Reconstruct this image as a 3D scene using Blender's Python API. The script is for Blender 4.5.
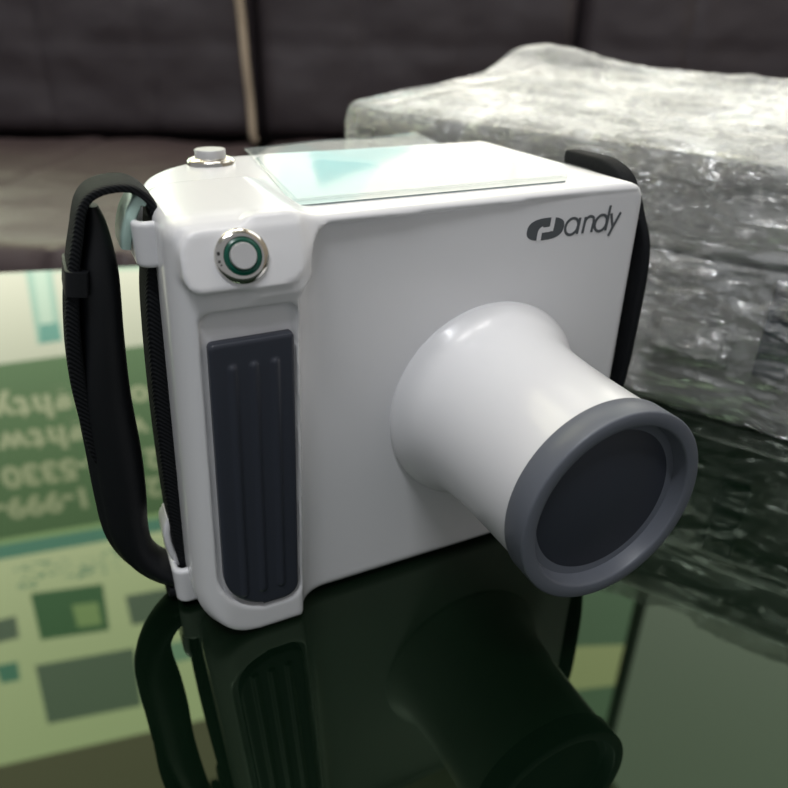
import bpy, bmesh, math, random
import numpy as np
from mathutils import Vector, Matrix, noise

for o in list(bpy.data.objects):
    bpy.data.objects.remove(o, do_unlink=True)
SC = bpy.context.scene
COL = SC.collection
PI = math.pi
R = math.radians

# ------------------------------------------------------------------ camera
cam_d = bpy.data.cameras.new('camera')
cam = bpy.data.objects.new('camera', cam_d)
COL.objects.link(cam)
cam_d.sensor_width = 36.0
cam_d.lens = 36.0 * 702.5 / 788.0
cam_d.clip_start = 0.01
ax = Vector((0.904535, -0.426175, 0.013852))
ay = -Vector((-0.19021, -0.43236, -0.881411))
az = -Vector((0.381625, 0.794632, -0.472147))
M = Matrix((ax, ay, az)).transposed().to_4x4()
M.translation = Vector((-0.0394, -0.1795, 0.1808))
cam.matrix_world = M
cam_d.dof.use_dof = True
cam_d.dof.focus_distance = 0.205
cam_d.dof.aperture_fstop = 11.0
SC.camera = cam

# ------------------------------------------------------------------ world, lights, exposure
W = bpy.data.worlds.new('world')
SC.world = W
W.use_nodes = True
W.node_tree.nodes['Background'].inputs[0].default_value = (0.96, 0.975, 1.0, 1)
W.node_tree.nodes['Background'].inputs[1].default_value = 0.285


def area(name, loc, target, sx, sy, power, color=(1, 1, 1)):
    d = bpy.data.lights.new(name, 'AREA')
    d.shape = 'RECTANGLE'
    d.size = sx
    d.size_y = sy
    d.energy = power
    d.color = color
    o = bpy.data.objects.new(name, d)
    COL.objects.link(o)
    o.location = loc
    v = Vector(target) - Vector(loc)
    o.rotation_euler = v.to_track_quat('-Z', 'Y').to_euler()
    return o


area('ceiling_light', (-0.45, 0.15, 3.1), (-0.45, 0.15, 0), 0.9, 0.35, 14, (1.0, 0.98, 0.95))
area('ceiling_light', (0.7, 0.25, 3.1), (0.7, 0.25, 0), 0.9, 0.35, 13, (1.0, 0.98, 0.95))
area('tube_light', (-0.60, -0.85, 2.85), (0, 0, 0), 1.3, 0.12, 33, (0.95, 0.97, 1.0))

VS = SC.view_settings
SC.display_settings.display_device = 'sRGB'
VS.view_transform = 'Standard'
VS.look = 'None'
VS.gamma = 1
VS.use_curve_mapping = False
VS.exposure = 0.0


# ------------------------------------------------------------------ materials
def mat(name, color, rough=0.5, metal=0.0, spec=None, coat=0.0, emit=None, es=1.0):
    m = bpy.data.materials.new(name)
    m.use_nodes = True
    b = m.node_tree.nodes['Principled BSDF']
    b.inputs['Base Color'].default_value = (*color, 1)
    b.inputs['Roughness'].default_value = rough
    b.inputs['Metallic'].default_value = metal
    if spec is not None:
        b.inputs['Specular IOR Level'].default_value = spec
    b.inputs['Coat Weight'].default_value = coat
    if emit:
        b.inputs['Emission Color'].default_value = (*emit, 1)
        b.inputs['Emission Strength'].default_value = es
    return m


def bsdf(m):
    return m.node_tree.nodes['Principled BSDF']


def nd(m, t, **kw):
    n = m.node_tree.nodes.new(t)
    for k, v in kw.items():
        if hasattr(n, k):
            setattr(n, k, v)
        else:
            n.inputs[k].default_value = v
    return n


def lk(m, a, b):
    m.node_tree.links.new(a, b)


def add_bump(m, scale, strength, dist=0.001, detail=3.0, kind='noise'):
    tc = nd(m, 'ShaderNodeTexCoord')
    if kind == 'noise':
        t = nd(m, 'ShaderNodeTexNoise')
        t.inputs['Detail'].default_value = detail
        fac = t.outputs['Fac']
    else:
        t = nd(m, 'ShaderNodeTexVoronoi')
        fac = t.outputs['Distance']
    t.inputs['Scale'].default_value = scale
    lk(m, tc.outputs['Object'], t.inputs['Vector'])
    b = nd(m, 'ShaderNodeBump')
    b.inputs['Strength'].default_value = strength
    b.inputs['Distance'].default_value = dist
    lk(m, fac, b.inputs['Height'])
    lk(m, b.outputs[0], bsdf(m).inputs['Normal'])
    return t, b


def vary(m, c1, c2, scale, detail=4.0):
    tc = nd(m, 'ShaderNodeTexCoord')
    t = nd(m, 'ShaderNodeTexNoise')
    t.inputs['Scale'].default_value = scale
    t.inputs['Detail'].default_value = detail
    lk(m, tc.outputs['Object'], t.inputs['Vector'])
    r = nd(m, 'ShaderNodeValToRGB')
    r.color_ramp.elements[0].position = 0.35
    r.color_ramp.elements[1].position = 0.65
    r.color_ramp.elements[0].color = (*c1, 1)
    r.color_ramp.elements[1].color = (*c2, 1)
    lk(m, t.outputs['Fac'], r.inputs[0])
    lk(m, r.outputs[0], bsdf(m).inputs['Base Color'])


M_white = mat('white_gloss_plastic', (0.80, 0.80, 0.82), 0.26, spec=0.38, coat=0.12)
bsdf(M_white).inputs['Coat Roughness'].default_value = 0.05
M_rubber = mat('charcoal_rubber', (0.034, 0.039, 0.055), 0.42)
M_ring = mat('grey_plastic_ring', (0.125, 0.137, 0.165), 0.40)
M_disc = mat('dark_grey_lens_disc', (0.032, 0.037, 0.052), 0.5)
M_steel = mat('polished_steel', (0.72, 0.70, 0.66), 0.12, 1.0)
M_cap = mat('brushed_steel_cap', (0.62, 0.62, 0.63), 0.45, 0.45)
M_green = mat('green_translucent_ring', (0.0, 0.08, 0.05), 0.25)
M_dark = mat('dark_marking', (0.02, 0.02, 0.02), 0.5)
M_nylon = mat('black_nylon_webbing', (0.007, 0.008, 0.010), 0.75, spec=0.2)
add_bump(M_nylon, 900, 0.3, 0.0006)
M_leather = mat('black_padded_vinyl', (0.006, 0.007, 0.009), 0.5, spec=0.35)
add_bump(M_leather, 500, 0.15, 0.0004)
M_logo = mat('grey_print', (0.095, 0.105, 0.115), 0.35)
M_screen = mat('glossy_display_glass', (0.30, 0.36, 0.36), 0.05, spec=0.3)
M_clip = mat('milky_clip_plastic', (0.45, 0.62, 0.56), 0.25)

# ------------------------------------------------------------------ mesh helpers


def obj(name, bm, material, parent=None, smooth=True):
    me = bpy.data.meshes.new(name)
    bm.normal_update()
    bm.to_mesh(me)
    bm.free()
    if smooth:
        for p in me.polygons:
            p.use_smooth = True
        me.set_sharp_from_angle(angle=R(38))
    if material:
        for mm in (material if isinstance(material, (list, tuple)) else [material]):
            me.materials.append(mm)
    o = bpy.data.objects.new(name, me)
    COL.objects.link(o)
    if parent:
        o.parent = parent
    return o


def np_obj(name, V, F, material, parent=None, smooth=True):
    me = bpy.data.meshes.new(name)
    me.from_pydata([tuple(v) for v in V], [], [tuple(f) for f in F])
    me.update()
    if smooth:
        for p in me.polygons:
            p.use_smooth = True
    me.materials.append(material)
    o = bpy.data.objects.new(name, me)
    COL.objects.link(o)
    if parent:
        o.parent = parent
    return o


def empty(name, loc, label, cat, group=None, rz=0.0):
    o = bpy.data.objects.new(name, None)
    COL.objects.link(o)
    o.empty_display_size = 0.02
    o.location = loc
    o.rotation_euler = (0, 0, rz)
    o['label'] = label
    o['category'] = cat
    if group:
        o['group'] = group
    return o


def tag(o, label, cat):
    o['label'] = label
    o['category'] = cat
    return o


def struct(o):
    o['kind'] = 'structure'
    return o


def box(bm, lo, hi, bevel=0.0, seg=2, mi=0):
    vs = [bm.verts.new((x, y, z)) for x in (lo[0], hi[0]) for y in (lo[1], hi[1]) for z in (lo[2], hi[2])]
    idx = [(0, 1, 3, 2), (4, 6, 7, 5), (0, 4, 5, 1), (2, 3, 7, 6), (0, 2, 6, 4), (1, 5, 7, 3)]
    fs = [bm.faces.new([vs[i] for i in f]) for f in idx]
    for f in fs:
        f.material_index = mi
    if bevel > 0:
        es = list({e for f in fs for e in f.edges})
        bmesh.ops.bevel(bm, geom=es, offset=bevel, segments=seg, affect='EDGES', profile=0.5)
    return bm


def lathe(bm, prof, origin, axis, n=96, close=False):
    """prof: list of (radius, height along axis)."""
    a = Vector(axis).normalized()
    t = Vector((0, 0, 1)) if abs(a.z) < 0.9 else Vector((1, 0, 0))
    u = a.cross(t).normalized()
    v = a.cross(u)
    O = Vector(origin)
    rings = []
    for r, h in prof:
        if r < 1e-7:
            rings.append([bm.verts.new(O + a * h)])
        else:
            rings.append([bm.verts.new(O + a * h + (u * math.cos(2 * PI * k / n) + v * math.sin(2 * PI * k / n)) * r) for k in range(n)])
    for A, B in zip(rings, rings[1:]):
        for k in range(n):
            k2 = (k + 1) % n
            if len(A) == 1 and len(B) == 1:
                continue
            if len(A) == 1:
                bm.faces.new((A[0], B[k], B[k2]))
            elif len(B) == 1:
                bm.faces.new((A[k], A[k2], B[0]))
            else:
                bm.faces.new((A[k], A[k2], B[k2], B[k]))
    bmesh.ops.recalc_face_normals(bm, faces=bm.faces)
    return bm


def catmull(P, n=8):
    P = [np.array(p, float) for p in P]
    P = [2 * P[0] - P[1]] + P + [2 * P[-1] - P[-2]]
    out = []
    for i in range(1, len(P) - 2):
        for k in range(n):
            t = k / n
            a, b, c, d = P[i - 1:i + 3]
            out.append(0.5 * ((2 * b) + (-a + c) * t + (2 * a - 5 * b + 4 * c - d) * t * t + (-a + 3 * b - 3 * c + d) * t ** 3))
    out.append(P[-2])
    return out


def sweep(bm, path, sec, n=8, ref=None):
    """path: rows (x,y,z, half_width, half_thick, twist); sec: section points in (w,t), width runs along y at twist 0."""
    S = catmull(path, n)
    rings = []
    for i, s in enumerate(S):
        p = Vector(s[:3])
        a = Vector(S[max(i - 1, 0)][:3])
        b = Vector(S[min(i + 1, len(S) - 1)][:3])
        T = (b - a).normalized()
        Wd = ref or (Vector((0, 1, 0)) if abs(T.y) < 0.9 else Vector((1, 0, 0)))
        Wd = (Wd - T * Wd.dot(T)).normalized()
        N = T.cross(Wd)
        q = Matrix.Rotation(s[5], 3, T)
        Wd = q @ Wd
        N = q @ N
        rings.append([bm.verts.new(p + Wd * (w * s[3]) + N * (t * s[4])) for w, t in sec])
    m = len(sec)
    for A, B in zip(rings, rings[1:]):
        for k in range(m):
            bm.faces.new((A[k], A[(k + 1) % m], B[(k + 1) % m], B[k]))
    bm.faces.new(rings[0][::-1])
    bm.faces.new(rings[-1])
    bmesh.ops.recalc_face_normals(bm, faces=bm.faces)
    return bm


RECT = []
for k in range(24):      # super-ellipse, flat ribbon section
    a = 2 * PI * k / 24
    c, s = math.cos(a), math.sin(a)
    RECT.append((math.copysign(abs(c) ** 0.28, c), math.copysign(abs(s) ** 0.5, s)))


# ------------------------------------------------------------------ signed distance modelling (millimetres)
def smin(a, b, k):
    h = np.clip(0.5 + 0.5 * (b - a) / k, 0, 1)
    return b + (a - b) * h - k * h * (1 - h)


def smax(a, b, k):
    return -smin(-a, -b, k)


def rrect(x, y, x0, x1, y0, y1, r):
    """rounded rectangle, r = radii (x0y0, x1y0, x1y1, x0y1)"""
    cx, cy = (x0 + x1) / 2, (y0 + y1) / 2
    px, py = x - cx, y - cy
    rr = np.where(px < 0, np.where(py < 0, r[0], r[3]), np.where(py < 0, r[1], r[2]))
    qx = np.abs(px) - (x1 - x0) / 2 + rr
    qy = np.abs(py) - (y1 - y0) / 2 + rr
    return np.minimum(np.maximum(qx, qy), 0) + np.hypot(np.maximum(qx, 0), np.maximum(qy, 0)) - rr


def extr(d2, z, z0, z1, r):
    a = d2 + r
    b = np.abs(z - (z0 + z1) / 2) - (z1 - z0) / 2 + r
    return np.minimum(np.maximum(a, b), 0) + np.hypot(np.maximum(a, 0), np.maximum(b, 0)) - r


def surface_nets(f, lo, hi, h):
    lo = np.array(lo, float)
    n = np.ceil((np.array(hi) - lo) / h).astype(int) + 1
    X = lo[0] + h * np.arange(n[0])
    Y = lo[1] + h * np.arange(n[1])
    Z = lo[2] + h * np.arange(n[2])
    G = np.empty(tuple(n), np.float32)
    for i, x in enumerate(X):
        yy, zz = np.meshgrid(Y, Z, indexing='ij')
        G[i] = f(np.full_like(yy, x), yy, zz)
    S = G < 0
    c = np.zeros(tuple(n - 1), np.int8)
    for i in (0, 1):
        for j in (0, 1):
            for k in (0, 1):
                c += S[i:n[0] - 1 + i, j:n[1] - 1 + j, k:n[2] - 1 + k]
    act = (c > 0) & (c < 8)
    ids = -np.ones(act.shape, np.int64)
    I = np.argwhere(act)
    ids[act] = np.arange(len(I))
    acc = np.zeros((len(I), 3))
    cnt = np.zeros(len(I))
    corners = [(i, j, k) for i in (0, 1) for j in (0, 1) for k in (0, 1)]
    for a in corners:
        for d in range(3):
            if a[d] == 1:
                continue
            b = list(a)
            b[d] = 1
            A = I + np.array(a)
            B = I + np.array(b)
            ga = G[A[:, 0], A[:, 1], A[:, 2]]
            gb = G[B[:, 0], B[:, 1], B[:, 2]]
            m = (ga < 0) != (gb < 0)
            t = np.where(m, ga / np.where(m, ga - gb, 1), 0)
            p = np.array(a)[None] + (np.array(b) - np.array(a))[None] * t[:, None]
            acc += p * m[:, None]
            cnt += m
    V = lo + h * (I + acc / cnt[:, None])
    F = []
    for d in range(3):
        e, g = (d + 1) % 3, (d + 2) % 3
        sl0 = [slice(None)] * 3
        sl1 = [slice(None)] * 3
        sl0[d] = slice(0, -1)
        sl1[d] = slice(1, None)
        s0 = S[tuple(sl0)]
        s1 = S[tuple(sl1)]
        E = np.argwhere(s0 != s1)
        ok = (E[:, e] > 0) & (E[:, g] > 0) & (E[:, e] < n[e] - 1) & (E[:, g] < n[g] - 1)
        E = E[ok]
        flip = s0[E[:, 0], E[:, 1], E[:, 2]]
        q = []
        for de, dg in ((1, 1), (0, 1), (0, 0), (1, 0)):
            P = E.copy()
            P[:, e] -= de
            P[:, g] -= dg
            q.append(ids[P[:, 0], P[:, 1], P[:, 2]])
        q = np.stack(q, 1)
        q[~flip] = q[~flip][:, ::-1]
        F.append(q)
    F = np.concatenate(F)
    for _ in range(4):          # pull the vertices onto the exact surface
        e_ = 0.05
        x, y, z = V.T
        d0 = f(x, y, z)
        g = np.stack([(f(x + e_, y, z) - f(x - e_, y, z)), (f(x, y + e_, z) - f(x, y - e_, z)), (f(x, y, z + e_) - f(x, y, z - e_))], 1) / (2 * e_)
        st = g * (d0 / np.maximum((g * g).sum(1), 0.2))[:, None]
        l = np.linalg.norm(st, axis=1)
        st *= np.minimum(1, 0.4 * h / np.maximum(l, 1e-9))[:, None]
        V = V - st
    return V, F


# ================================================================== THE ROOM
ZF = -0.45
M_floor = mat('dark_floor_tiles', (0.10, 0.095, 0.09), 0.3)
vary(M_floor, (0.09, 0.085, 0.08), (0.13, 0.12, 0.11), 3)
M_wall = mat('plain_painted_wall', (0.42, 0.36, 0.30), 0.8)
add_bump(M_wall, 60, 0.1)
M_ceil = mat('white_ceiling', (0.55, 0.53, 0.50), 0.9)
add_bump(M_ceil, 40, 0.1)
bm = bmesh.new(); box(bm, (-2.6, -1.6, ZF - 0.05), (2.6, 2.3, ZF)); struct(obj('floor', bm, M_floor, smooth=False))
bm = bmesh.new(); box(bm, (-2.6, -1.6, 3.2), (2.6, 2.3, 3.25)); struct(obj('ceiling', bm, M_ceil, smooth=False))
# the back wall has a tall shop window in it
WX0, WX1, WZ0, WZ1 = -1.15, 0.30, 0.10, 3.0
W3X0, W3X1 = 0.55, 1.49
bm = bmesh.new()
box(bm, (-2.6, 2.04, ZF), (WX0, 2.2, 3.2))
box(bm, (WX1, 2.04, ZF), (W3X0, 2.2, 3.2))
box(bm, (W3X1, 2.04, ZF), (2.6, 2.2, 3.2))
box(bm, (W3X0, 2.04, ZF), (W3X1, 2.2, WZ0))
box(bm, (W3X0, 2.04, 2.2), (W3X1, 2.2, 3.2))
box(bm, (WX0, 2.04, ZF), (WX1, 2.2, WZ0))
box(bm, (WX0, 2.04, WZ1), (WX1, 2.2, 3.2))
struct(obj('wall_back', bm, M_wall, smooth=False))
# right wall, with a window too
bm = bmesh.new()
box(bm, (1.5, -1.6, ZF), (1.6, 2.04, 1.05))
box(bm, (1.5, 1.45, 1.05), (1.6, 2.04, 3.2))
box(bm, (1.5, -1.6, 1.05), (1.6, -0.3, 3.2))
box(bm, (1.5, -0.3, 2.5), (1.6, 1.45, 3.2))
struct(obj('wall_right', bm, M_wall, smooth=False))


def emis(name, c, s):
    m = bpy.data.materials.new(name)
    m.use_nodes = True
    nt = m.node_tree
    nt.nodes.remove(nt.nodes['Principled BSDF'])
    e = nt.nodes.new('ShaderNodeEmission')
    e.inputs[0].default_value = (*c, 1)
    e.inputs[1].default_value = s
    nt.links.new(e.outputs[0], nt.nodes['Material Output'].inputs[0])
    return m


# daylight through printed window vinyl: the print is read backwards from inside
SG = 4.6
E_cream = emis('backlit_cream_vinyl', (1.0, 0.96, 0.78), SG * 0.88)
E_cream2 = emis('backlit_dimmer_cream_vinyl', (1.0, 0.96, 0.84), SG * 0.62)
E_mint2 = emis('backlit_dimmer_mint_vinyl', (0.78, 0.95, 0.86), SG * 0.62)
E_teal3 = emis('backlit_dimmer_teal_print', (0.30, 0.68, 0.66), SG * 0.5)
E_mint = emis('backlit_mint_vinyl', (0.70, 0.93, 0.72), SG * 0.8)
E_teal = emis('backlit_teal_print', (0.34, 0.66, 0.56), SG * 0.75)
E_teal2 = emis('backlit_pale_teal_print', (0.66, 0.90, 0.74), SG * 0.8)
E_green = emis('backlit_green_print', (0.25, 0.36, 0.20), SG * 0.85)
E_text = emis('backlit_lettering', (0.72, 0.72, 0.48), SG * 0.9)
E_pale = emis('backlit_pale_green_vinyl', (1.0, 0.96, 0.66), SG * 1.25)
E_pic1 = emis('backlit_green_picture', (0.24, 0.40, 0.24), SG * 0.8)
E_pic2 = emis('backlit_grey_picture', (0.40, 0.44, 0.38), SG * 0.8)
E_brown = emis('dull_brown_added_glow', (0.72, 0.56, 0.44), 2.2)  # made-up glow above the print, added to brighten its table reflection
E_wht = emis('backlit_yellow_line', (0.62, 0.78, 0.42), SG)
E_glow = emis('backlit_yellow_green_patch', (0.62, 0.74, 0.38), SG)
M_frame = mat('dark_window_frame', (0.03, 0.03, 0.03), 0.5)

SIGN_R = 0.035     # small skew of the print on the glass (radians)


def rect_bm(x0, x1, z0, z1, y, th=0.002):
    bm = bmesh.new()
    box(bm, (x0, y, z0), (x1, y + th, z1))
    return bm


def quad_bm(pts, y, th=0.002):
    bm = bmesh.new()
    a = [bm.verts.new((p[0], y, p[1])) for p in pts]
    b = [bm.verts.new((p[0], y + th, p[1])) for p in pts]
    n = len(pts)
    bm.faces.new(a)
    bm.faces.new(b[::-1])
    for i in range(n):
        bm.faces.new((a[i], b[i], b[(i + 1) % n], a[(i + 1) % n]))
    bmesh.ops.recalc_face_normals(bm, faces=bm.faces)
    return bm


win = struct(obj('window_1', rect_bm(WX0, WX1, WZ0, WZ1, 2.03, 0.004), E_brown, smooth=False))
sk = 0.10   # the print rises to +x


def zl(x, z):
    return z + sk * (x + 0.2)


def band(z0, z1, m, name, y, x0=WX0 + .02, x1=WX1 - .02, k0=1.0, k1=1.0):
    pts = [(x0, z0 + k0 * sk * (x0 + .2)), (x1, z0 + k0 * sk * (x1 + .2)), (x1, z1 + k1 * sk * (x1 + .2)), (x0, z1 + k1 * sk * (x0 + .2))]
    return obj(name, quad_bm(pts, y), m, win, smooth=False)


band(0.12, 0.75, E_cream, 'cream_panel', 2.028, k0=0, k1=.3)
band(0.16, 0.475, E_mint, 'mint_strip', 2.026, k0=0.0)
band(0.75, 1.39, E_green, 'green_panel', 2.026, k0=0.3)
band(1.39, 1.412, E_wht, 'thin_line', 2.026)
band(1.412, 1.472, E_teal, 'teal_line', 2.026)
band(1.472, 2.505, E_pale, 'pale_panel', 2.026, k1=2.0)
# bottles at the bottom of the print
for x, w, m in ((-0.155, 0.02, E_teal2), (-0.105, 0.02, E_teal2)):
    obj('printed_bottle_side', quad_bm([(x, .40), (x + w, .40), (x + w - .02, .70), (x - .02, .70)], 2.022), m, win, smooth=False)
obj('printed_bottle_neck', quad_bm([(-.135, .40), (-.10, .40), (-.12, .66), (-.155, .66)], 2.0215), emis('backlit_light_mint', (.82, .97, .80), SG * .9), win, smooth=False)
obj('printed_bottle_base', quad_bm([(-.158, .64), (-.105, .64), (-.107, .70), (-.168, .70)], 2.020), E_teal, win, smooth=False)
# pictures in the pale part
def pic(pts, m, y=2.020):
    obj('printed_picture', quad_bm(pts, y), m, win, smooth=False)
pic([(-.386, 1.62), (-.155, 1.665), (-.17, 1.89), (-.398, 1.84)], E_pic1)
pic([(-.27, 1.72), (-.185, 1.74), (-.19, 1.85), (-.27, 1.83)], E_glow, 2.018)
pic([(-.44, 1.955), (-.10, 2.02), (-.12, 2.345), (-.46, 2.27)], E_pic2)
pic([(-.09, 1.75), (.25, 1.80), (.24, 1.96), (-.09, 1.90)], E_pic2)
pic([(.0, 2.05), (.25, 2.09), (.25, 2.2), (.0, 2.16)], E_teal2)
pic([(-.75, 1.68), (-.45, 1.70), (-.46, 1.80), (-.75, 1.78)], E_pic2)
pic([(-.56, 1.90), (-.49, 1.91), (-.50, 2.0), (-.56, 1.99)], E_teal)
random.seed(4)
bm = bmesh.new()
for i in range(150):
    x = random.uniform(-.42, .25); z = 1.50 + random.uniform(0, .105) + sk * (x + .2)
    s = random.uniform(.004, .009)
    box(bm, (x, 2.019, z), (x + s * 1.6, 2.021, z + s))
obj('printed_small_text', bm, E_teal, win, smooth=False)


def sign_text(body, x_right, z, size):
    cu = bpy.data.curves.new('lettering', 'FONT')
    cu.body = body
    cu.size = size
    cu.offset = 0.0048
    cu.extrude = 0.001
    cu.space_character = 1.02 if body[0].isdigit() else 1.2
    tmp = bpy.data.objects.new('lettering', cu)
    COL.objects.link(tmp)
    bpy.context.view_layer.update()
    me = bpy.data.meshes.new_from_object(tmp.evaluated_get(bpy.context.evaluated_depsgraph_get()))
    bpy.data.objects.remove(tmp)
    # seen from behind: text runs towards -x
    th = math.atan(sk)
    for v in me.vertices:
        a, b = v.co.x, v.co.y
        X = -a
        v.co = Vector((x_right + X * math.cos(th) - b * math.sin(th) * 0.0, 2.021 + v.co.z, z + sk * (x_right - a + .2) + b))
    me.materials.append(E_text)
    o = bpy.data.objects.new('lettering', me)
    COL.objects.link(o)
    o.parent = win


for body, xr, z in (('1-999-0', -.125, 1.235), ('2', .105, 1.235), ('2-5330', -.058, 1.115), ('2', .12, 1.115),
                    ('rightw', -.012, 0.990), ('w', .09, 0.990), ('righty', -.030, 0.872), ('o', .115, 0.872)):
    sign_text(body, xr, z, 0.108)
bm = bmesh.new()
for lo, hi in (((WX0, 2.0, WZ0), (WX0 + .03, 2.05, WZ1)), ((WX1 - .03, 2.0, WZ0), (WX1, 2.05, WZ1)), ((WX0 + .03, 2.0, WZ0), (WX1 - .03, 2.05, WZ0 + .03))):
    box(bm, lo, hi)
obj('window_frame', bm, M_frame, win, smooth=False)

win3 = struct(obj('window_3', rect_bm(W3X0, W3X1, WZ0, 2.2, 2.03, 0.004), E_cream2, smooth=False))
obj('mint_strip', quad_bm([(.60, .12), (1.40, .12), (1.0, .46), (.90, .60), (.60, .75)], 2.026), E_mint2, win3, smooth=False)
obj('teal_patch', quad_bm([(.69, .40), (1.20, .40), (1.02, .50), (.74, .575)], 2.024), E_teal3, win3, smooth=False)
bm = bmesh.new()
for lo, hi in (((W3X0 - .015, 2.0, WZ0), (W3X0, 2.05, 2.2)), ((W3X0, 2.0, WZ0 - .02), (W3X1, 2.05, WZ0))):
    box(bm, lo, hi)
obj('window_frame', bm, M_frame, win3, smooth=False)

glow_panel = struct(obj('added_glow_panel', (lambda b: box(b, (1.492, 0.9, 0.02), (1.499, 2.025, 1.0)))(bmesh.new()), E_cream2, smooth=False))  # added glowing panel on the solid wall, brightens the display's reflection
# right-hand window: pale glass, dark mullion, a yellow print on the far pane
E_w2 = emis('dull_daylight_pane', (0.82, 0.82, 0.78), 2.2)
E_w2y = emis('backlit_yellow_print', (0.95, 0.88, 0.55), 4.2)
E_w2g = emis('backlit_dull_green_print', (0.42, 0.54, 0.42), 3.0)
win2 = struct(obj('window_2', (lambda b: box(b, (1.53, -0.3, 1.05), (1.534, 1.07, 2.5)))(bmesh.new()), E_w2, smooth=False))


def pane2(y0, y1, z00, z01, z10, z11, m, name):
    bm = bmesh.new()
    a = [bm.verts.new((1.53, y, z)) for y, z in ((y0, z00), (y1, z10), (y1, z11), (y0, z01))]
    b = [bm.verts.new((1.534, y, z)) for y, z in ((y0, z00), (y1, z10), (y1, z11), (y0, z01))]
    bm.faces.new(a); bm.faces.new(b[::-1])
    for i in range(4):
        bm.faces.new((a[i], b[i], b[(i + 1) % 4], a[(i + 1) % 4]))
    bmesh.ops.recalc_face_normals(bm, faces=bm.faces)
    obj(name, bm, m, win2, smooth=False)


pane2(1.07, 1.45, 1.05, 1.79, 1.05, 2.19, E_w2g, 'green_pane_print')
pane2(1.07, 1.45, 1.79, 2.00, 2.19, 2.48, E_w2y, 'yellow_pane_print')
pane2(1.07, 1.45, 2.00, 2.5, 2.48, 2.5, E_w2g, 'green_pane_print')
bm = bmesh.new(); box(bm, (1.50, 1.055, 1.05), (1.529, 1.083, 2.5)); obj('mullion', bm, M_frame, win2, smooth=False)

# ================================================================== GLASS TABLE
M_tglass = mat('dark_green_table_glass', (0.002, 0.006, 0.003), 0.012)
bsdf(M_tglass).inputs['IOR'].default_value = 1.52
bsdf(M_tglass).inputs['Specular Tint'].default_value = (0.72, 1.0, 0.62, 1)
M_tedge = mat('green_glass_edge', (0.16, 0.34, 0.24), 0.15)
M_leg = mat('dark_metal_leg', (0.05, 0.05, 0.05), 0.35, 0.8)
table = empty('glass_table', (0.1, 0.0, ZF), 'dark green glass tabletop reflecting the printed window and the white device', 'table')
d = Vector((110, -27, 0)).normalized()
nrm = Vector((-d.y, d.x, 0))
P0 = Vector((-0.035, 0.4195, 0))
crn = [P0 - d * 0.8 - nrm * 0.75, P0 + d * 0.9 - nrm * 0.75, P0 + d * 0.9, P0 - d * 0.8]
bm = bmesh.new()
TH = 0.010
top = [bm.verts.new(c) for c in crn]
bot = [bm.verts.new(c - Vector((0, 0, TH))) for c in crn]
bm.faces.new(top)
bm.faces.new(bot[::-1])
for i in range(4):
    f = bm.faces.new((top[i], bot[i], bot[(i + 1) % 4], top[(i + 1) % 4]))
bmesh.ops.recalc_face_normals(bm, faces=bm.faces)
es = [e for e in bm.edges if abs(e.verts[0].co.z - e.verts[1].co.z) < 1e-6]
bmesh.ops.bevel(bm, geom=es, offset=0.0018, segments=2, affect='EDGES')
for f in bm.faces:
    f.material_index = 0 if f.normal.z > 0.99 or f.normal.z < -0.99 else 1
for v in bm.verts:
    v.co -= Vector(table.location)
tt = obj('tabletop', bm, [M_tglass, M_tedge], table, smooth=False)
for i, c in enumerate(crn):
    cc = c + (sum(crn, Vector()) / 4 - c) * 0.12
    bm = bmesh.new()
    lathe(bm, [(0.0, ZF + .001), (0.03, ZF + .001), (0.03, ZF + .02), (0.02, ZF + .03), (0.02, -TH - .012), (0.028, -TH - .01), (0.028, -TH - .0005), (0, -TH - .0005)], (cc.x, cc.y, 0), (0, 0, 1), 24)
    for v in bm.verts:
        v.co -= Vector(table.location)
    obj('leg', bm, M_leg, table)

# ================================================================== COUCH
M_couch = mat('dark_brown_leather', (0.056, 0.046, 0.051), 0.42)
add_bump(M_couch, 45, 0.25, 0.004, 5)
M_couch2 = mat('brown_leather_seat', (0.070, 0.049, 0.049), 0.45)
add_bump(M_couch2, 28, 0.35, 0.006, 5)
FW = Vector((0.4329, 0.9014, 0))
RT = Vector((0.9014, -0.4329, 0))
CAM = Vector((-0.0394, -0.1795, 0))
couch_o = CAM + FW * 1.42
couch = empty('couch', (couch_o.x, couch_o.y, ZF), 'dark brown leather couch with square stitched backrest behind the table', 'couch', rz=math.atan2(RT.y, RT.x))


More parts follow.
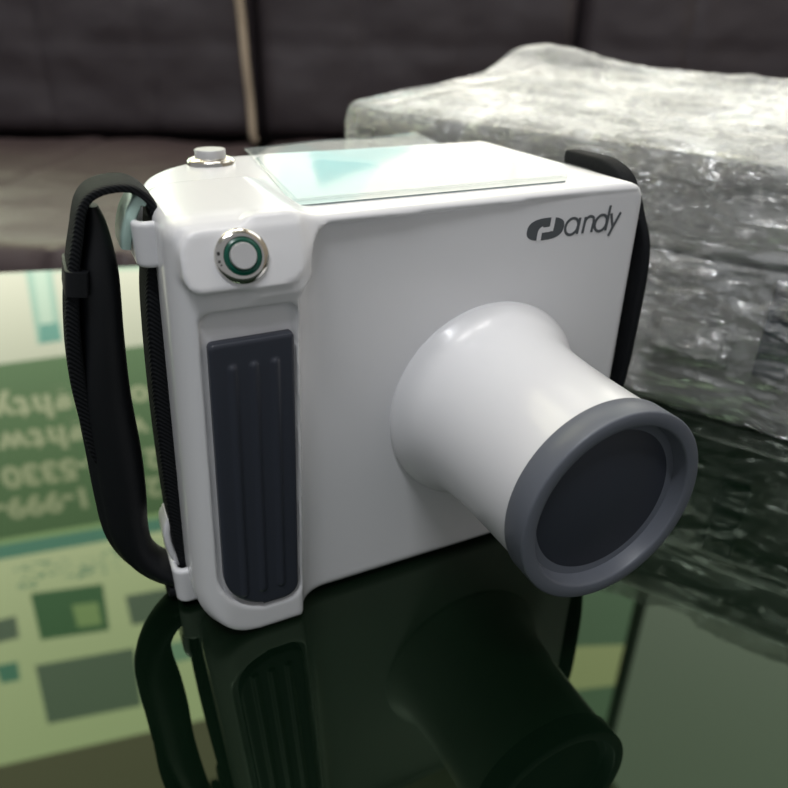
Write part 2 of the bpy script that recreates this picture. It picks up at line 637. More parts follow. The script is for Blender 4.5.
def cushion(name, x0, x1, y0, y1, z0, z1, face, m, seams_u=(), seams_v=(), seed=0, res=0.012, puff=0.03, r=0.032):
    """leather cushion in couch space; 'face' y (front) or z (top) is the puffed one with stitched seams"""
    bm = bmesh.new()
    box(bm, (x0, y0, z0), (x1, y1, z1), bevel=r, seg=5)
    if face == 'y':
        nu, nv = int((x1 - x0) / res), int((z1 - z0) / res)
    # dense front skin
    def prof(t):
        return 1 - (abs(2 * t - 1)) ** 6
    verts = []
    nu = int((x1 - x0) / res)
    L = (z1 - z0) if face == 'y' else (y1 - y0)
    nv = int(L / res)
    bm.free()
    bm = bmesh.new()
    G = []
    for j in range(nv + 1):
        row = []
        for i in range(nu + 1):
            s, t = i / nu, j / nv
            x = x0 + s * (x1 - x0)
            e = math.sqrt(max(0, min(1, 1 - max(0, 1 - min(s, 1 - s) * (x1 - x0) / r) ** 2))) * math.sqrt(max(0, min(1, 1 - max(0, 1 - min(t, 1 - t) * L / r) ** 2)))
            g = 0
            for su in seams_u:
                g += math.exp(-((x - su) / 0.010) ** 2)
            w = (z0 if face == 'y' else y0) + t * L
            for sv in seams_v:
                g += .45 * math.exp(-((w - sv) / 0.010) ** 2)
            nz = noise.fractal(Vector((x * 5 + seed, w * 7, seed)), 1.0, 2.0, 4) * 0.010
            h = (e - 1) * r + puff * prof(s) * prof(t) * 0.4 - 0.006 * min(g, 1.2) + nz * e
            if face == 'y':
                row.append(bm.verts.new((x, y0 - h, w)))
            else:
                row.append(bm.verts.new((x, w, z1 + h)))
        G.append(row)
    for j in range(nv):
        for i in range(nu):
            bm.faces.new((G[j][i], G[j][i + 1], G[j + 1][i + 1], G[j + 1][i]))
    # sides and back
    loop = [G[0][i] for i in range(nu + 1)] + [G[j][nu] for j in range(1, nv + 1)] + [G[nv][i] for i in range(nu - 1, -1, -1)] + [G[j][0] for j in range(nv - 1, 0, -1)]
    bk = []
    for v in loop:
        c = v.co
        bk.append(bm.verts.new((c.x, y1, c.z) if face == 'y' else (c.x, c.y, z0)))
    n = len(loop)
    for i in range(n):
        bm.faces.new((loop[i], bk[i], bk[(i + 1) % n], loop[(i + 1) % n]))
    bm.faces.new(bk)
    bmesh.ops.recalc_face_normals(bm, faces=bm.faces)
    return obj(name, bm, m, couch)


zb = -ZF
SEAT = zb - 0.035
edges = [-1.44, -0.850, -0.262, 0.326, 0.915, 1.50]
for k in range(5):
    a, b = edges[k] + .0015, edges[k + 1] - .0015
    w = b - a
    cushion('backrest_cushion', a, b, 0.0, 0.16, SEAT + .004, zb + 0.262, 'y', M_couch, [a + w * .33, a + w * .66], [zb + 0.135], seed=k * 3.1)
    cushion('seat_cushion', a, b, -0.72, 0.02, SEAT - 0.14, SEAT, 'z', M_couch2, [a + w * .5], [-.30], seed=k * 5.3 + 9, puff=.012, r=.03)
bm = bmesh.new(); box(bm, (-1.44, -0.70, 0.06), (1.50, 0.24, SEAT - .145), .02); obj('couch_base', bm, M_couch, couch)
bm = bmesh.new(); box(bm, (-1.44, 0.165, SEAT - .14), (1.50, 0.25, zb + .24), .03, 4); obj('backrest_frame', bm, M_couch, couch)
for s in (-1.66, 1.505):
    bm = bmesh.new(); box(bm, (s, -0.73, 0.06), (s + .155, 0.25, SEAT + .17), .04, 4); obj('armrest', bm, M_couch, couch)
for x in (-1.5, 1.5):
    for y in (-.65, .18):
        bm = bmesh.new(); lathe(bm, [(0, 0), (.02, 0), (.028, .06), (0, .06)], (x, y, 0), (0, 0, 1), 20); obj('leg', bm, M_leg, couch)

# beige cord hanging down the backrest
M_cord = mat('beige_cord', (0.46, 0.37, 0.27), 0.7)
bm = bmesh.new()
pts = []
for i, (s, z) in enumerate([(-.279, .285), (-.279, .24), (-.277, .17), (-.275, .10), (-.273, .04), (-.272, -.012), (-.270, -.028)]):
    p = couch_o + RT * s - FW * (0.028 + (.004 if i % 2 else 0))
    pts.append((p.x, p.y, z, 0.0078, 0.0078, 0))
CIRC = [(math.cos(2 * PI * k / 12), math.sin(2 * PI * k / 12)) for k in range(12)]
sweep(bm, pts, CIRC, 6)
tag(obj('cord', bm, M_cord), 'beige cord hanging down the dark leather couch backrest', 'cord')

# ================================================================== WRAPPED CASE
CA = R(-60)
CU = Vector((math.cos(CA), math.sin(CA), 0))
CN = Vector((-CU.y, CU.x, 0))
CL = Vector((0.127, 0.240, 0)) + CU * .007
case = empty('wrapped_case', (CL.x, CL.y, 0.0005), 'silver white hard case wrapped in clear crinkled plastic film beside the device', 'case', rz=CA)
M_alu = mat('satin_aluminium_profile', (0.62, 0.62, 0.60), 0.28, 0.85)
M_shell = mat('pale_case_panel', (0.60, 0.60, 0.58), 0.45)
M_shell_d = mat('grey_case_panel', (0.30, 0.30, 0.28), 0.4)
vary(M_shell_d, (0.48, 0.48, 0.46), (0.62, 0.62, 0.60), 30)
CLN, CDP, CH = 0.40, 0.27, 0.117   # length, depth, height
LIDZ = 0.082
# front face is at local y=0, case spans +y
bm = bmesh.new(); box(bm, (0.004, 0.004, 0.004), (CLN - .004, CDP - .004, LIDZ - .004), .004, 3); obj('case_body', bm, M_shell_d, case)
bm = bmesh.new(); box(bm, (0.004, 0.004, LIDZ + .004), (CLN - .004, CDP - .004, CH + .002), .005, 3); obj('case_lid', bm, M_shell, case)
def profile_frame(z0, z1, nm, yo=0.0):
    bm = bmesh.new()
    box(bm, (0, -yo, z0), (CLN, .010, z1), .002)
    box(bm, (0, CDP - .01, z0), (CLN, CDP, z1), .002)
    box(bm, (0, .0101, z0), (.010, CDP - .0101, z1), .002)
    box(bm, (CLN - .01, .0101, z0), (CLN, CDP - .0101, z1), .002)
    obj(nm, bm, M_alu, case)
profile_frame(LIDZ + .0005, LIDZ + .007, 'lid_rim', .0035)
profile_frame(LIDZ - .007, LIDZ - .0005, 'body_rim', .0025)
profile_frame(CH - .010, CH + .004, 'edge_profile')


def lift0(x, y):
    return .013 * (1 - min(1, max(0, x / CLN))) + .012 * min(1, max(0, y / CDP))


for o_ in case.children:
    if o_.name.startswith(('case_lid', 'edge_profile')):
        for v_ in o_.data.vertices:
            if v_.co.z > CH - .016:
                v_.co.z += lift0(v_.co.x, v_.co.y)
profile_frame(0.0, .012, 'edge_profile')
for x in (0.07, 0.31):
    bm = bmesh.new(); box(bm, (x, -.0055, LIDZ - .022), (x + .026, -.0036, LIDZ + .016), .0015); la = obj('latch', bm, M_alu, case)
    bm = bmesh.new(); box(bm, (x + .004, -.0064, LIDZ - .016), (x + .022, -.0056, LIDZ + .002), .0008); obj('latch_lever', bm, M_alu, la)
bm = bmesh.new(); box(bm, (.192, -.003, .028), (.232, -.0002, .054), .0012); hp = obj('handle_plate', bm, M_alu, case)
bm = bmesh.new(); box(bm, (.197, -.005, .033), (.227, -.0031, .049), .0008); obj('handle_recess', bm, M_shell_d, hp)
bm = bmesh.new(); box(bm, (.243, -.005, .030), (.258, -.0002, .078), .0015); obj('carry_handle', bm, mat('dark_blue_black_handle', (.03, .035, .06), .4), case)
bm = bmesh.new(); box(bm, (.003, -.003, CH - .008), (.015, .0, CH + .006), .001); obj('corner_cap', bm, mat('dark_steel', (.2, .2, .2), .3, .9), case)

# crinkled stretch film round the case: grid wrapped over left side / front / top
M_film = bpy.data.materials.new('clear_stretch_film')
M_film.use_nodes = True
nt = M_film.node_tree
b = nt.nodes['Principled BSDF']
b.inputs['Base Color'].default_value = (0.80, 0.82, 0.83, 1)
b.inputs['Roughness'].default_value = 0.13
b.inputs['IOR'].default_value = 1.7
tr = nt.nodes.new('ShaderNodeBsdfTransparent')
mx = nt.nodes.new('ShaderNodeMixShader')
tcn = nt.nodes.new('ShaderNodeTexCoord')
n1 = nt.nodes.new('ShaderNodeTexNoise'); n1.inputs['Scale'].default_value = 26; n1.inputs['Detail'].default_value = 5
rp = nt.nodes.new('ShaderNodeValToRGB')
rp.color_ramp.elements[0].position = .38; rp.color_ramp.elements[0].color = (.10, .10, .10, 1)
rp.color_ramp.elements[1].position = .68; rp.color_ramp.elements[1].color = (.38, .38, .38, 1)
mp = nt.nodes.new('ShaderNodeMapping'); mp.inputs['Scale'].default_value = (0.5, 1.2, 1.6)
v1 = nt.nodes.new('ShaderNodeTexVoronoi'); v1.feature = 'F1'; v1.inputs['Scale'].default_value = 110
n2 = nt.nodes.new('ShaderNodeTexNoise'); n2.inputs['Scale'].default_value = 190; n2.inputs['Detail'].default_value = 4; n2.inputs['Distortion'].default_value = 1.5
bp = nt.nodes.new('ShaderNodeBump'); bp.inputs['Strength'].default_value = 1.0; bp.inputs['Distance'].default_value = .010
bp2 = nt.nodes.new('ShaderNodeBump'); bp2.inputs['Strength'].default_value = .35; bp2.inputs['Distance'].default_value = .003
L = nt.links.new
L(tcn.outputs['Object'], mp.inputs['Vector'])
L(mp.outputs[0], n1.inputs['Vector']); L(mp.outputs[0], v1.inputs['Vector']); L(mp.outputs[0], n2.inputs['Vector'])
L(n1.outputs['Fac'], rp.inputs[0])
sx = nt.nodes.new('ShaderNodeSeparateXYZ'); L(tcn.outputs['Normal'], sx.inputs[0])
up = nt.nodes.new('ShaderNodeMath'); up.operation = 'MULTIPLY_ADD'; up.use_clamp = True
up.inputs[1].default_value = .34
L(sx.outputs['Z'], up.inputs[0]); L(rp.outputs[0], up.inputs[2])
dn_ = nt.nodes.new('ShaderNodeMath'); dn_.operation = 'MULTIPLY_ADD'; dn_.use_clamp = True
dn_.inputs[1].default_value = -.72; dn_.inputs[2].default_value = 1.0
L(sx.outputs['Z'], dn_.inputs[0])
mu2 = nt.nodes.new('ShaderNodeMath'); mu2.operation = 'MULTIPLY'
L(dn_.outputs[0], mu2.inputs[0])
n5 = nt.nodes.new('ShaderNodeTexNoise'); n5.inputs['Scale'].default_value = 22; n5.inputs['Detail'].default_value = 2
mr = nt.nodes.new('ShaderNodeMapRange'); mr.inputs['From Min'].default_value = .42; mr.inputs['From Max'].default_value = .62; mr.inputs['To Min'].default_value = .12; mr.inputs['To Max'].default_value = 3.6
mu = nt.nodes.new('ShaderNodeMath'); mu.operation = 'MULTIPLY'
L(tcn.outputs['Object'], n5.inputs['Vector']); L(n5.outputs['Fac'], mr.inputs['Value'])
L(n2.outputs['Fac'], mu.inputs[0]); L(mr.outputs[0], mu.inputs[1])
sz = nt.nodes.new('ShaderNodeSeparateXYZ'); L(tcn.outputs['Object'], sz.inputs[0])
zn = nt.nodes.new('ShaderNodeMath'); zn.operation = 'DIVIDE'; zn.inputs[1].default_value = .12; L(sz.outputs['Z'], zn.inputs[0])
zr = nt.nodes.new('ShaderNodeValToRGB'); L(zn.outputs[0], zr.inputs[0])
for p_, v_ in ((.30, .3), (.42, 1), (.62, 1), (.66, .1), (.76, .1), (.82, 1)):
    e_ = zr.color_ramp.elements.new(p_); e_.color = (v_, v_, v_, 1)
zr.color_ramp.elements[0].color = (.2, .2, .2, 1)
zr.color_ramp.elements[-1].color = (1, 1, 1, 1)
mu3 = nt.nodes.new('ShaderNodeMath'); mu3.operation = 'MULTIPLY'
L(mu.outputs[0], mu2.inputs[1]); L(mu2.outputs[0], mu3.inputs[0]); L(zr.outputs[0], mu3.inputs[1]); L(mu3.outputs[0], bp.inputs['Height'])
L(v1.outputs['Distance'], bp2.inputs['Height'])
L(bp.outputs[0], bp2.inputs['Normal'])
L(bp2.outputs[0], b.inputs['Normal'])
L(up.outputs[0], mx.inputs[0])
L(tr.outputs[0], mx.inputs[1]); L(b.outputs[0], mx.inputs[2])
gl = nt.nodes.new('ShaderNodeBsdfGlossy'); gl.inputs['Roughness'].default_value = .16; gl.inputs['Color'].default_value = (.95, .96, .97, 1)
L(bp2.outputs[0], gl.inputs['Normal'])
mx2 = nt.nodes.new('ShaderNodeMixShader'); g_ = nt.nodes.new('ShaderNodeMath'); g_.operation = 'MULTIPLY_ADD'; g_.use_clamp = True; g_.inputs[1].default_value = -.17; g_.inputs[2].default_value = .25
L(sx.outputs['Z'], g_.inputs[0]); L(g_.outputs[0], mx2.inputs[0])
L(mx.outputs[0], mx2.inputs[1]); L(gl.outputs[0], mx2.inputs[2])
L(mx2.outputs[0], nt.nodes['Material Output'].inputs[0])


def film():
    bm = bmesh.new()
    NX, NT = 260, 170
    off = 0.0045
    topz = CH + .006
    # section in (y,z): down the front face, over the top, down the back
    per = []
    r = 0.010
    H0 = 0.001
    def seg(a, b, n):
        return [(a[0] + (b[0] - a[0]) * i / n, a[1] + (b[1] - a[1]) * i / n) for i in range(n)]
    per += seg((-off - .003, H0), (-off - .003, topz - r), 80)
    per += [(-off - .003 + r * (1 - math.cos(a)), topz - r + r * math.sin(a)) for a in [PI / 2 * i / 10 for i in range(10)]]
    per += seg((-off - .003 + r, topz), (CDP + off - r, topz), 100)
    per += [(CDP + off - r + r * math.sin(a), topz - r + r * math.cos(a)) for a in [PI / 2 * i / 10 for i in range(10)]]
    per += seg((CDP + off, topz - r), (CDP + off, H0), 40) + [(CDP + off, H0)]
    rows = []
    xs = [-off + (CLN + 2 * off) * i / NX for i in range(NX + 1)]
    for i, x in enumerate(xs):
        row = []
        for (y, z) in per:
            tx = x / CLN
            ty = min(1, max(0, y / CDP))
            zt = z / topz
            # shape of the load: the top rises towards the left and the back
            lift = lift0(x, y) + 0.017 * math.exp(-((ty - .80) / .15) ** 2 - ((tx - .06) / .13) ** 2)
            n3 = noise.fractal(Vector((x * 18, y * 30 + 4, z * 40)), .9, 2.1, 5)
            n4 = noise.fractal(Vector((x * 60, y * 70 + 9, z * 120)), .8, 2.1, 3)
            q_ = Vector((x * 15 + n3 * .6, y * 40 + 3, z * 60 + x * 12 + n3 * 1.6))
            rg = 1 - 2.2 * abs(noise.noise(q_))
            rg2 = 1 - 2.2 * abs(noise.noise(q_ * 2.3 + Vector((5, 1, 2))))
            am = min(1, .25 + max(0, x) / .10)
            gap = 1 - .75 * math.exp(-((z - LIDZ) / .008) ** 2) * (1 if y <= 0 else 0)
            dn = (n3 * 0.0026 + n4 * 0.0010 + max(0, rg) * .0024 + max(0, rg2) * .0012) * am * gap
            dn = max(dn, -0.0012)
            if y <= 0:
                dn *= .35 + .65 * min(1, max(0, (z - .015) / .04))
            if z < .03 and y <= 0:
                yy0 = .007 * (1 - z / .03) ** 2
            else:
                yy0 = 0.0
            xx, yy, zz = x, y, z + lift * zt ** 2
            # corner rounding at the left and right ends
            e = min(x + off, CLN + off - x)
            if e < 0.008:
                t = 1 - e / 0.008
                zz -= (1 - math.sqrt(1 - t * t)) * 0.008 * zt
                yy += (1 - math.sqrt(1 - t * t)) * 0.006 * (1 if y < CDP / 2 else -1) * (1 if abs(y - CDP / 2) > CDP / 2 - .01 else 0)
            if y <= 0:
                yy -= dn + .001 - yy0
            elif y >= CDP:
                yy += dn
            if z > topz - r:
                zz += dn * .75 + .0015
            row.append(bm.verts.new((xx, yy, max(zz, .0008))))
        rows.append(row)
    for A, B in zip(rows, rows[1:]):
        for k in range(len(A) - 1):
            bm.faces.new((A[k], A[k + 1], B[k + 1], B[k]))
    for row, sgn in ((rows[0], -1), (rows[-1], 1)):
        # end panels, fanned to inner rings so they crinkle as well
        cx = row[0].co.x
        cy, cz = CDP / 2, topz / 2
        prev = row
        for ring in range(1, 9):
            t = ring / 9
            cur = []
            for v in row:
                p = v.co.lerp(Vector((cx, cy, cz)), t)
                p.x = cx + sgn * (.003 * min(1, ring / 2) + .004 * noise.noise(Vector((p.y * 30, p.z * 30, sgn))))
                cur.append(bm.verts.new(p))
            for k in range(len(row) - 1):
                bm.faces.new((prev[k], prev[k + 1], cur[k + 1], cur[k]))
            prev = cur
        bm.faces.new(prev)
    bmesh.ops.recalc_face_normals(bm, faces=bm.faces)
    return bm


fo = obj('plastic_film', film(), M_film, case)

# ================================================================== HANDHELD X-RAY DEVICE
dev = empty('handheld_device', (0.06, 0.04, 0), 'white box shaped handheld device with large grey rimmed snout on the glass table', 'device')
OFF = Vector(dev.location)
ZT = 134.5


def warp(x, z):
    return x + 0.045 * (134 - z) * (139 - x) / 152.0


def unwarp(xp, z):
    k = 0.045 * (134 - z) / 152.0
    return (xp - 139 * k) / (1 - k)


def f_main(x, y, z, yf=0.0, r=4.0):
    d2 = rrect(x, y, -15.2, 139.6, yf, 97.0, (6, 3.5, 9, 46))
    d = extr(d2, z, 0.8, ZT, r)
    d = smax(d, rrect(x, z, -15.2, 139.6, 0.8, ZT, (17, 3, 9, 1)), 2.0)
    return d


def f_body(x, y, z):
    x = warp(x, z)
    d = f_main(x, y, z)
    # raised lip along the top edge, flowing into the button panel
    fade = np.clip((x - 20) / 110.0, 0, 1)
    yl = -3.4 + 3.0 * fade + (z - 131.5) * 0.45
    pocket = rrect(x, z, 17.2, 400, -60, 131.9, (1, 1, 1, 10))
    lip = smax(f_main(x, y, z, -6.0), yl - y, 1.6)
    lip = smax(lip, -pocket, 0.7)
    lip = smax(lip, 121 - z, 1.0)
    lip = smax(lip, 6 - x, 3.0)
    d = smin(d, lip, 0.8)
    # grip column
    col = rrect(x, y, -15.6, 15.4, -8.8, 44, (9, 1.5, 1, 14))
    col = extr(col, z, 0.0, ZT - .5, 2.5)
    col = smax(col, rrect(x, z, -15.6, 15.4, 0.0, ZT + 40, (19, 1.0, 1, 1)), 2.5)
    col = smax(col, -8.8 + np.maximum(z - 118, 0) * .35 - y, 1.0)
    d = smin(d, col, 11.0)
    # button panel, tilted back
    yf = -11.0 + (z - 120.0) * 0.34
    pan = smax(rrect(x, z, -14.9, 16.0, 119.4, ZT + 2, (5, 5, 1, 9)), yf - y, 1.0)
    pan = smax(pan, y - 12, 1.0)
    pan = smax(pan, z - ZT + .05, 1.5)
    pan = smax(pan, rrect(x, y, -15.6, 40, -14, 60, (8, 1, 1, 1)), 1.5)
    d = smin(d, pan, 1.6)
    # pocket for the rubber pad
    pk = rrect(x, z, -11.4, 14.2, 10.4, 113.4, (17, 5, 2.5, 3.5))
    pk = smax(pk, y + 6.2, 0.8)
    d = smax(d, -pk, 1.2)
    return d


V, F = surface_nets(f_body, (-26, -16, -3), (144, 101, 139), 1.0)
np_obj('housing', V / 1000 - np.array(OFF), F, M_white, dev)


def f_pad(x, y, z):
    x = warp(x, z)
    d2 = rrect(x, z, -9.9, 13.2, 11.8, 105.2, (16, 5, 1.2, 1.5))
    a, b = d2 + 1.0, np.abs(y + 7.5) - 1.9 + 1.0
    d = np.minimum(np.maximum(a, b), 0) + np.hypot(np.maximum(a, 0), np.maximum(b, 0)) - 1.0
    for cx in (-4.0, 1.8, 7.6):
        zz = np.clip(z, 19, 97.5)
        rd = np.sqrt((x - cx) ** 2 + (y + 9.1) ** 2 + (z - zz) ** 2) - 1.15
        d = smin(d, rd, 0.6)
    return d


V, F = surface_nets(f_pad, (-20, -12, 9), (18, -4, 108), 0.5)
np_obj('grip_pad', V / 1000 - np.array(OFF), F, M_rubber, dev)


def mm(x, y, z):
    return Vector((x / 1000, y / 1000, z / 1000)) - OFF


def lathe_mm(prof, o, axis, n=96):
    bm = bmesh.new()
    return lathe(bm, [(r / 1000, h / 1000) for r, h in prof], mm(*o), axis, n)


CX, CZ = 82.0, 63.4
obj('snout', lathe_mm([(30, -1), (36.4, -0.5), (36.7, 0.3), (36.5, 1.2), (35.9, 2.2), (34.7, 3.8), (33.4, 6.0), (32.3, 8.6), (31.4, 11.8), (30.6, 16), (30.0, 22), (29.5, 30), (29.2, 40), (29.1, 50), (29.1, 58.4), (20, 58.4)], (CX, 0, CZ), (0, -1, 0), 128), M_white, dev)
rim = obj('snout_rim', lathe_mm([(28, 58.0), (29.7, 58.0), (30.0, 58.4), (30.0, 66.1), (29.85, 66.4), (29.5, 66.6), (26.2, 66.6), (25.8, 66.4), (25.6, 66.0), (24.8, 62.2), (20, 62.0)], (CX, 0, CZ), (0, -1, 0), 128), M_ring, dev)
obj('end_disc', lathe_mm([(0, 59), (24.9, 59), (24.9, 61.9), (24.6, 62.1), (0, 62.1)], (CX, 0, CZ), (0, -1, 0), 96), M_disc, dev)


def button(nm, o, axis, fr, cr, ch, ring_m):
    b = obj(nm, lathe_mm([(cr + .9, -1.2), (fr, -1.2), (fr, .5), (fr - .3, .9), (cr + 1.9, 1.5), (cr + 1.5, 1.5), (cr + 1.3, 1.0)], o, axis, 72), M_steel, dev)
    obj('button_ring', lathe_mm([(cr + .05, .6), (cr + 1.45, .6), (cr + 1.4, 1.3), (cr + .7, 1.7), (cr + .1, 1.5)], o, axis, 72), ring_m, b)
    obj('button_cap', lathe_mm([(cr, .5), (cr, ch - .3), (cr - .2, ch), (cr - .6, ch), (0, ch - .05)], o, axis, 72), M_cap, b)
    return b


pa = Vector((0, -1, 0.34)).normalized()
BO = (-0.2, -8.6, 127.6)
b1 = button('push_button', BO, pa, 6.9, 3.35, 2.6, M_green)
b1['label'] = 'front push button with green ring'
u_ = Vector((1, 0, 0)); w_ = pa.cross(-u_).normalized()
if w_.z < 0:
    w_ = -w_
bm = bmesh.new()
for a, r0, s in ((168, 5.9, .42), (187, 6.0, .30), (196, 5.8, .22)):
    c = mm(*BO) + (u_ * math.cos(R(a)) * r0 + w_ * math.sin(R(a)) * r0) / 1000 + pa * .00112
    q = s / 1000
    vs = [bm.verts.new(c + u_ * q * i + w_ * q * j + pa * k) for k in (-.0002, .0002) for i, j in ((-1, -1), (1, -1), (1, 1), (-1, 1))]
    bm.faces.new(vs[:4]); bm.faces.new(vs[4:][::-1])
    for i in range(4):
        bm.faces.new((vs[i], vs[4 + i], vs[4 + (i + 1) % 4], vs[(i + 1) % 4]))
bmesh.ops.recalc_face_normals(bm, faces=bm.faces)
obj('button_marks', bm, M_dark, b1, smooth=False)
b2 = button('push_button', (12.8, 82.5, ZT + .2), Vector((0, 0, 1)), 8.4, 5.4, 4.4, M_steel)
b2['label'] = 'top push button of plain steel'

# display on top, and its peeling protective film
bm = bmesh.new()
pts = [(19.5, 9), (112, 9), (120, 18), (124, 30), (124, 88), (36, 92), (30, 86)]
a = [bm.verts.new(mm(x, y, ZT + .18)) for x, y in pts]
b_ = [bm.verts.new(mm(x, y, ZT - .3)) for x, y in pts]
bm.faces.new(a); bm.faces.new(b_[::-1])
for i in range(len(pts)):
    bm.faces.new((a[i], b_[i], b_[(i + 1) % len(pts)], a[(i + 1) % len(pts)]))
bmesh.ops.recalc_face_normals(bm, faces=bm.faces)
disp = obj('display', bm, M_screen, dev, smooth=False)
M_pf = bpy.data.materials.new('clear_protective_film')
M_pf.use_nodes = True
nt = M_pf.node_tree
b = nt.nodes['Principled BSDF']
b.inputs['Base Color'].default_value = (.80, .90, .90, 1)
b.inputs['Roughness'].default_value = .06
tr = nt.nodes.new('ShaderNodeBsdfTransparent'); mx = nt.nodes.new('ShaderNodeMixShader'); mx.inputs[0].default_value = .14
nt.links.new(tr.outputs[0], mx.inputs[1]); nt.links.new(b.outputs[0], mx.inputs[2]); nt.links.new(mx.outputs[0], nt.nodes['Material Output'].inputs[0])
bm = bmesh.new()
G = []
for j in range(25):
    t = j / 24
    row = []
    for i in range(41):
        s = i / 40
        x = 20 + s * (98 - 14 * t)
        y = 12 + t * 92
        lift = .6 + 7.5 * max(0, t - .55) ** 1.5 * (0.25 + s) * 0.9 + .5 * math.sin(s * 9 + t * 4) * max(0, t - .4)
        row.append(bm.verts.new(mm(x + 10 * t * (1 - s), y, ZT + lift)))
    G.append(row)
for j in range(24):
    for i in range(40):
        bm.faces.new((G[j][i], G[j][i + 1], G[j + 1][i + 1], G[j + 1][i]))
pf = obj('protective_film', bm, M_pf, disp)
sm = pf.modifiers.new('s', 'SOLIDIFY'); sm.thickness = .00012

# ---- logo: oval emblem with an H cut in, then thin slanted letters
LZ = 119.6


def LP(px, py):
    """logo artwork units (zoom pixels of the emblem strip) to face coordinates in mm"""
    x = 92.3 + (px - 97) * (129.0 - 91.8) / (672 - 97)
    # the artwork baseline rises slightly in the picture because of perspective; straighten it
    base = 243 - (px - 130) * 0.105
    z = 117.6 + (base - py) * 0.0560
    return x, z


def stroke_bm(strokes, w, y=-0.10):
    bm = bmesh.new()
    for si, st in enumerate(strokes):
        yy = y - .02 * si
        S = catmull([(p[0], 0, p[1]) for p in st], 6) if len(st) > 2 else [np.array((p[0], 0, p[1]), float) for p in st]
        L_, R_ = [], []
        for i, p in enumerate(S):
            a = S[max(i - 1, 0)]; b = S[min(i + 1, len(S) - 1)]
            t = b - a; t = t / max(np.linalg.norm(t), 1e-9)
            nn = np.array((-t[2], 0, t[0]))
            L_.append(p + nn * w / 2); R_.append(p - nn * w / 2)
        vl = [bm.verts.new(mm(q[0], yy, q[2])) for q in L_]
        vr = [bm.verts.new(mm(q[0], yy, q[2])) for q in R_]
        for i in range(len(S) - 1):
            bm.faces.new((vl[i], vl[i + 1], vr[i + 1], vr[i]))
    bmesh.ops.recalc_face_normals(bm, faces=bm.faces)
    return bm


# letters in mm: origin at baseline left of 'a'
def ell(cx, cz, rx, rz, sl=.10, n=18, a0=0, a1=360):
    return [(cx + rx * math.cos(R(a0 + (a1 - a0) * k / n)) + sl * (rz * math.sin(R(a0 + (a1 - a0) * k / n))), cz + rz * math.sin(R(a0 + (a1 - a0) * k / n))) for k in range(n + 1)]


BZ = 119.4
sl = .18
st = []
xh = 5.3   # x-height
st.append(ell(109.6, BZ + xh / 2, 2.55, xh / 2)); st.append([(112.5, BZ + xh), (112.0, BZ)])
# n
st.append([(114.8, BZ + xh), (114.2, BZ)]); st.append([(114.5, BZ + 2.6), (115.1, BZ + 4.5), (116.6, BZ + xh), (118.0, BZ + 4.8), (118.3, BZ + 3.4), (117.9, BZ)])
# d
st.append(ell(121.4, BZ + xh / 2, 2.45, xh / 2)); st.append([(124.4, BZ + 8.2), (123.7, BZ)])
# y
st.append([(125.3, BZ + xh + .2), (126.0, BZ + 2.9), (126.7, BZ + .8)]); st.append([(129.2, BZ + xh + .2), (126.7, BZ + .8), (125.3, BZ - 2.0)])
logo = obj('logo_lettering', stroke_bm(st, .92), M_logo, dev, smooth=False)
sm = logo.modifiers.new('s', 'SOLIDIFY'); sm.thickness = .0001
# emblem
bm = bmesh.new()
ring = []
for k in range(64):
    a = 2 * PI * k / 64
    c, s = math.cos(a), math.sin(a)
    ex = 7.1 * math.copysign(abs(c) ** .8, c); ez = 3.55 * math.copysign(abs(s) ** .75, s)
    ring.append((99.3 + ex + .12 * ez, 122.3 + ez))
bm.faces.new([bm.verts.new(mm(x, -.10, z)) for x, z in ring])
bmesh.ops.recalc_face_normals(bm, faces=bm.faces)
emb = obj('logo_emblem', bm, M_logo, dev, smooth=False)
sm = emb.modifiers.new('s', 'SOLIDIFY'); sm.thickness = .0001
bm = stroke_bm([[(96.9, 118.7), (97.0, 120.4), (97.3, 121.9), (98.4, 122.6)], [(98.0, 122.0), (99.2, 122.1), (100.4, 122.1), (101.6, 122.4)], [(101.3, 121.5), (101.6, 123.4), (101.8, 125.9)]], 1.6, y=-.22)
h_ = obj('emblem_letter', bm, M_white, emb, smooth=False)
sm = h_.modifiers.new('s', 'SOLIDIFY'); sm.thickness = .0001

# ---- strap lugs
def lug(zc, hz, xw, flip):
    """white bail on the left wall; the strap runs through it"""
    def f(x, y, z):
        d2 = rrect(x, y, xw - 8.6, xw + 3, 12, 39, (4, 1, 1, 4))
        d = extr(d2, z, zc - hz, zc + hz, 1.2)
        h2 = rrect(x, y, xw - 6.6, xw + 1.5, 14.3, 36.7, (2.2, .5, .5, 2.2))
        d = smax(d, -h2, .6)
        return d
    return surface_nets(f, (xw - 10, 9, zc - hz - 3), (xw + 5, 42, zc + hz + 3), .5)


xw1, xw2 = -14.6, -19.4
V, F = lug(126.8, 6.2, xw1, 0)
np_obj('strap_lug', V / 1000 - np.array(OFF), F, M_white, dev)
V, F = lug(9.0, 7.0, xw2, 1)
np_obj('strap_lug', V / 1000 - np.array(OFF), F, M_white, dev)
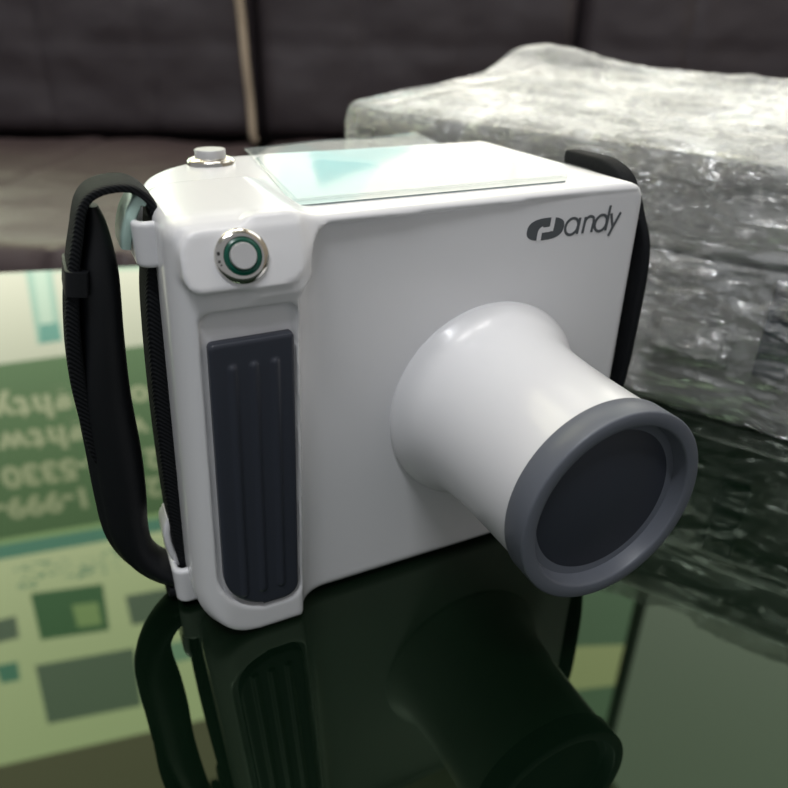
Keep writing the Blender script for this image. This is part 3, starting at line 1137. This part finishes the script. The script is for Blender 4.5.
# milky slider clips
bm = bmesh.new()
sweep(bm, [tuple(mm(-25.0, 25, 125)) + (.008, .0014, 0), tuple(mm(-24.2, 25, 129)) + (.0085, .0016, 0), tuple(mm(-22.2, 25, 134.0)) + (.0085, .0017, 0), tuple(mm(-19.6, 24, 137.3)) + (.0065, .0018, 0), tuple(mm(-18.4, 24, 137.0)) + (.0065, .0014, 0)], RECT, 5)
obj('strap_clip', bm, M_clip, dev)
bm = bmesh.new()
sweep(bm, [tuple(mm(-25.5, 25, 32.5)) + (.005, .0012, 0), tuple(mm(-27.2, 25, 28)) + (.006, .0013, 0), tuple(mm(-27.0, 25, 21)) + (.0065, .0013, 0), tuple(mm(-25.2, 25, 14)) + (.0065, .0013, 0)], RECT, 5)
obj('strap_clip', bm, M_white, dev)

# ---- left hand strap
RIB = mat('ribbed_black_webbing', (0.007, 0.008, 0.010), 0.75, spec=0.2)
tc = nd(RIB, 'ShaderNodeTexCoord'); wv = nd(RIB, 'ShaderNodeTexWave'); wv.bands_direction = 'DIAGONAL'; wv.inputs['Scale'].default_value = 420
bpn = nd(RIB, 'ShaderNodeBump'); bpn.inputs['Distance'].default_value = .0004; bpn.inputs['Strength'].default_value = .5
lk(RIB, tc.outputs['Object'], wv.inputs['Vector']); lk(RIB, wv.outputs['Fac'], bpn.inputs['Height']); lk(RIB, bpn.outputs[0], bsdf(RIB).inputs['Normal'])


def S_(x, y, z, hw, ht, tw=0.0):
    return tuple(mm(x, y, z)) + (hw / 1000, ht / 1000, tw)


bm = bmesh.new()
sweep(bm, [S_(-23.4, 25, 12, 9, 1.7), S_(-23.8, 25, 30, 9, 2.3), S_(-22.4, 25, 70, 9, 2.7), S_(-20.4, 25, 105, 9, 2.4), S_(-18.9, 25, 120, 9, 1.5), S_(-16.8, 25, 131, 9, 1.2), S_(-17.0, 25, 136.8, 9, 1.2), S_(-21.6, 25, 140.8, 9, 1.25), S_(-28.9, 25, 140.6, 9, 1.25), S_(-33.6, 25, 137.2, 9, 1.3), S_(-36.6, 25, 128.5, 9, 1.5), S_(-39.6, 25, 118, 9, 1.7), S_(-42.2, 25, 104, 9, 2.0), S_(-43.6, 25, 88, 8, 2.3), S_(-43.0, 25, 66, 7, 2.2), S_(-42.0, 25, 58, 6, 1.4)], RECT, 8)
obj('strap_webbing', bm, RIB, dev)
PADS = []
for k in range(28):
    a = 2 * PI * k / 28
    c, s = math.cos(a), math.sin(a)
    rr = 1 - .16 * math.exp(-((a - PI * 1.32) / .16) ** 2)
    PADS.append((c * rr, s * rr))
bm = bmesh.new()
sweep(bm, [S_(-31.4, 24, 136, 3, 1.6), S_(-31.6, 24, 130, 5, 3.4), S_(-33.3, 24, 118, 7.5, 5.8), S_(-35.4, 24, 100, 8.5, 6.4), S_(-37.8, 24, 80, 8.5, 7.6), S_(-38.2, 24, 60, 8.5, 8.0), S_(-38.8, 24, 44, 8.5, 7.8), S_(-39.2, 24, 32, 8.5, 7.0), S_(-37.4, 24, 22, 8.5, 5.6), S_(-33.0, 24, 14.0, 8.5, 4.6), S_(-26.5, 24, 8.0, 8.5, 4.2), S_(-21, 24, 5.6, 8.5, 3.6)], PADS, 8)
obj('hand_grip', bm, M_leather, dev)
bm = bmesh.new()
sweep(bm, [S_(-38.2, 24, 121.0, 9.6, 3.0), S_(-39.4, 24, 114.5, 9.6, 3.1)], RECT, 4)
obj('strap_keeper', bm, M_leather, dev)
bm = bmesh.new()
sweep(bm, [S_(-30, 24, 5.0, 8.5, 2.0), S_(-24.0, 24, 3.6, 9, 1.8), S_(-19.0, 24, 2.8, 9, 1.5), S_(-14, 24, 2.2, 8, .8)], RECT, 6)
obj('strap_webbing', bm, M_nylon, dev)

# ---- right side strap
bm = bmesh.new()
sweep(bm, [S_(141.2, 22, 8, 9, 1.3), S_(142.2, 15, 25, 9, 1.4), S_(143.8, 8.5, 55, 9, 1.6), S_(144.6, 7.6, 86, 9, 1.7), S_(144.7, 8.5, 108, 9, 1.7), S_(143.6, 12.5, 119, 9, 1.7), S_(142.8, 16, 127, 9, 1.5)], RECT, 8)
obj('side_strap', bm, M_nylon, dev)
bm = bmesh.new()
sweep(bm, [S_(143.2, 6.5, 118, 2.5, 1.2), S_(142.9, 10, 125, 3.2, 2.0), S_(142.6, 15.5, 131.6, 3.6, 2.6), S_(142.4, 24, 134.6, 3.8, 2.7), S_(142.2, 34, 135.2, 3.8, 2.5), S_(142.0, 44, 135.2, 3.8, 2.5)], RECT, 8, ref=Vector((1, 0, 0)))
obj('side_strap', bm, M_nylon, dev)
bm = bmesh.new(); box(bm, mm(139.0, 27, 118), mm(142.6, 48, 131), .0012); obj('strap_lug', bm, M_white, dev)
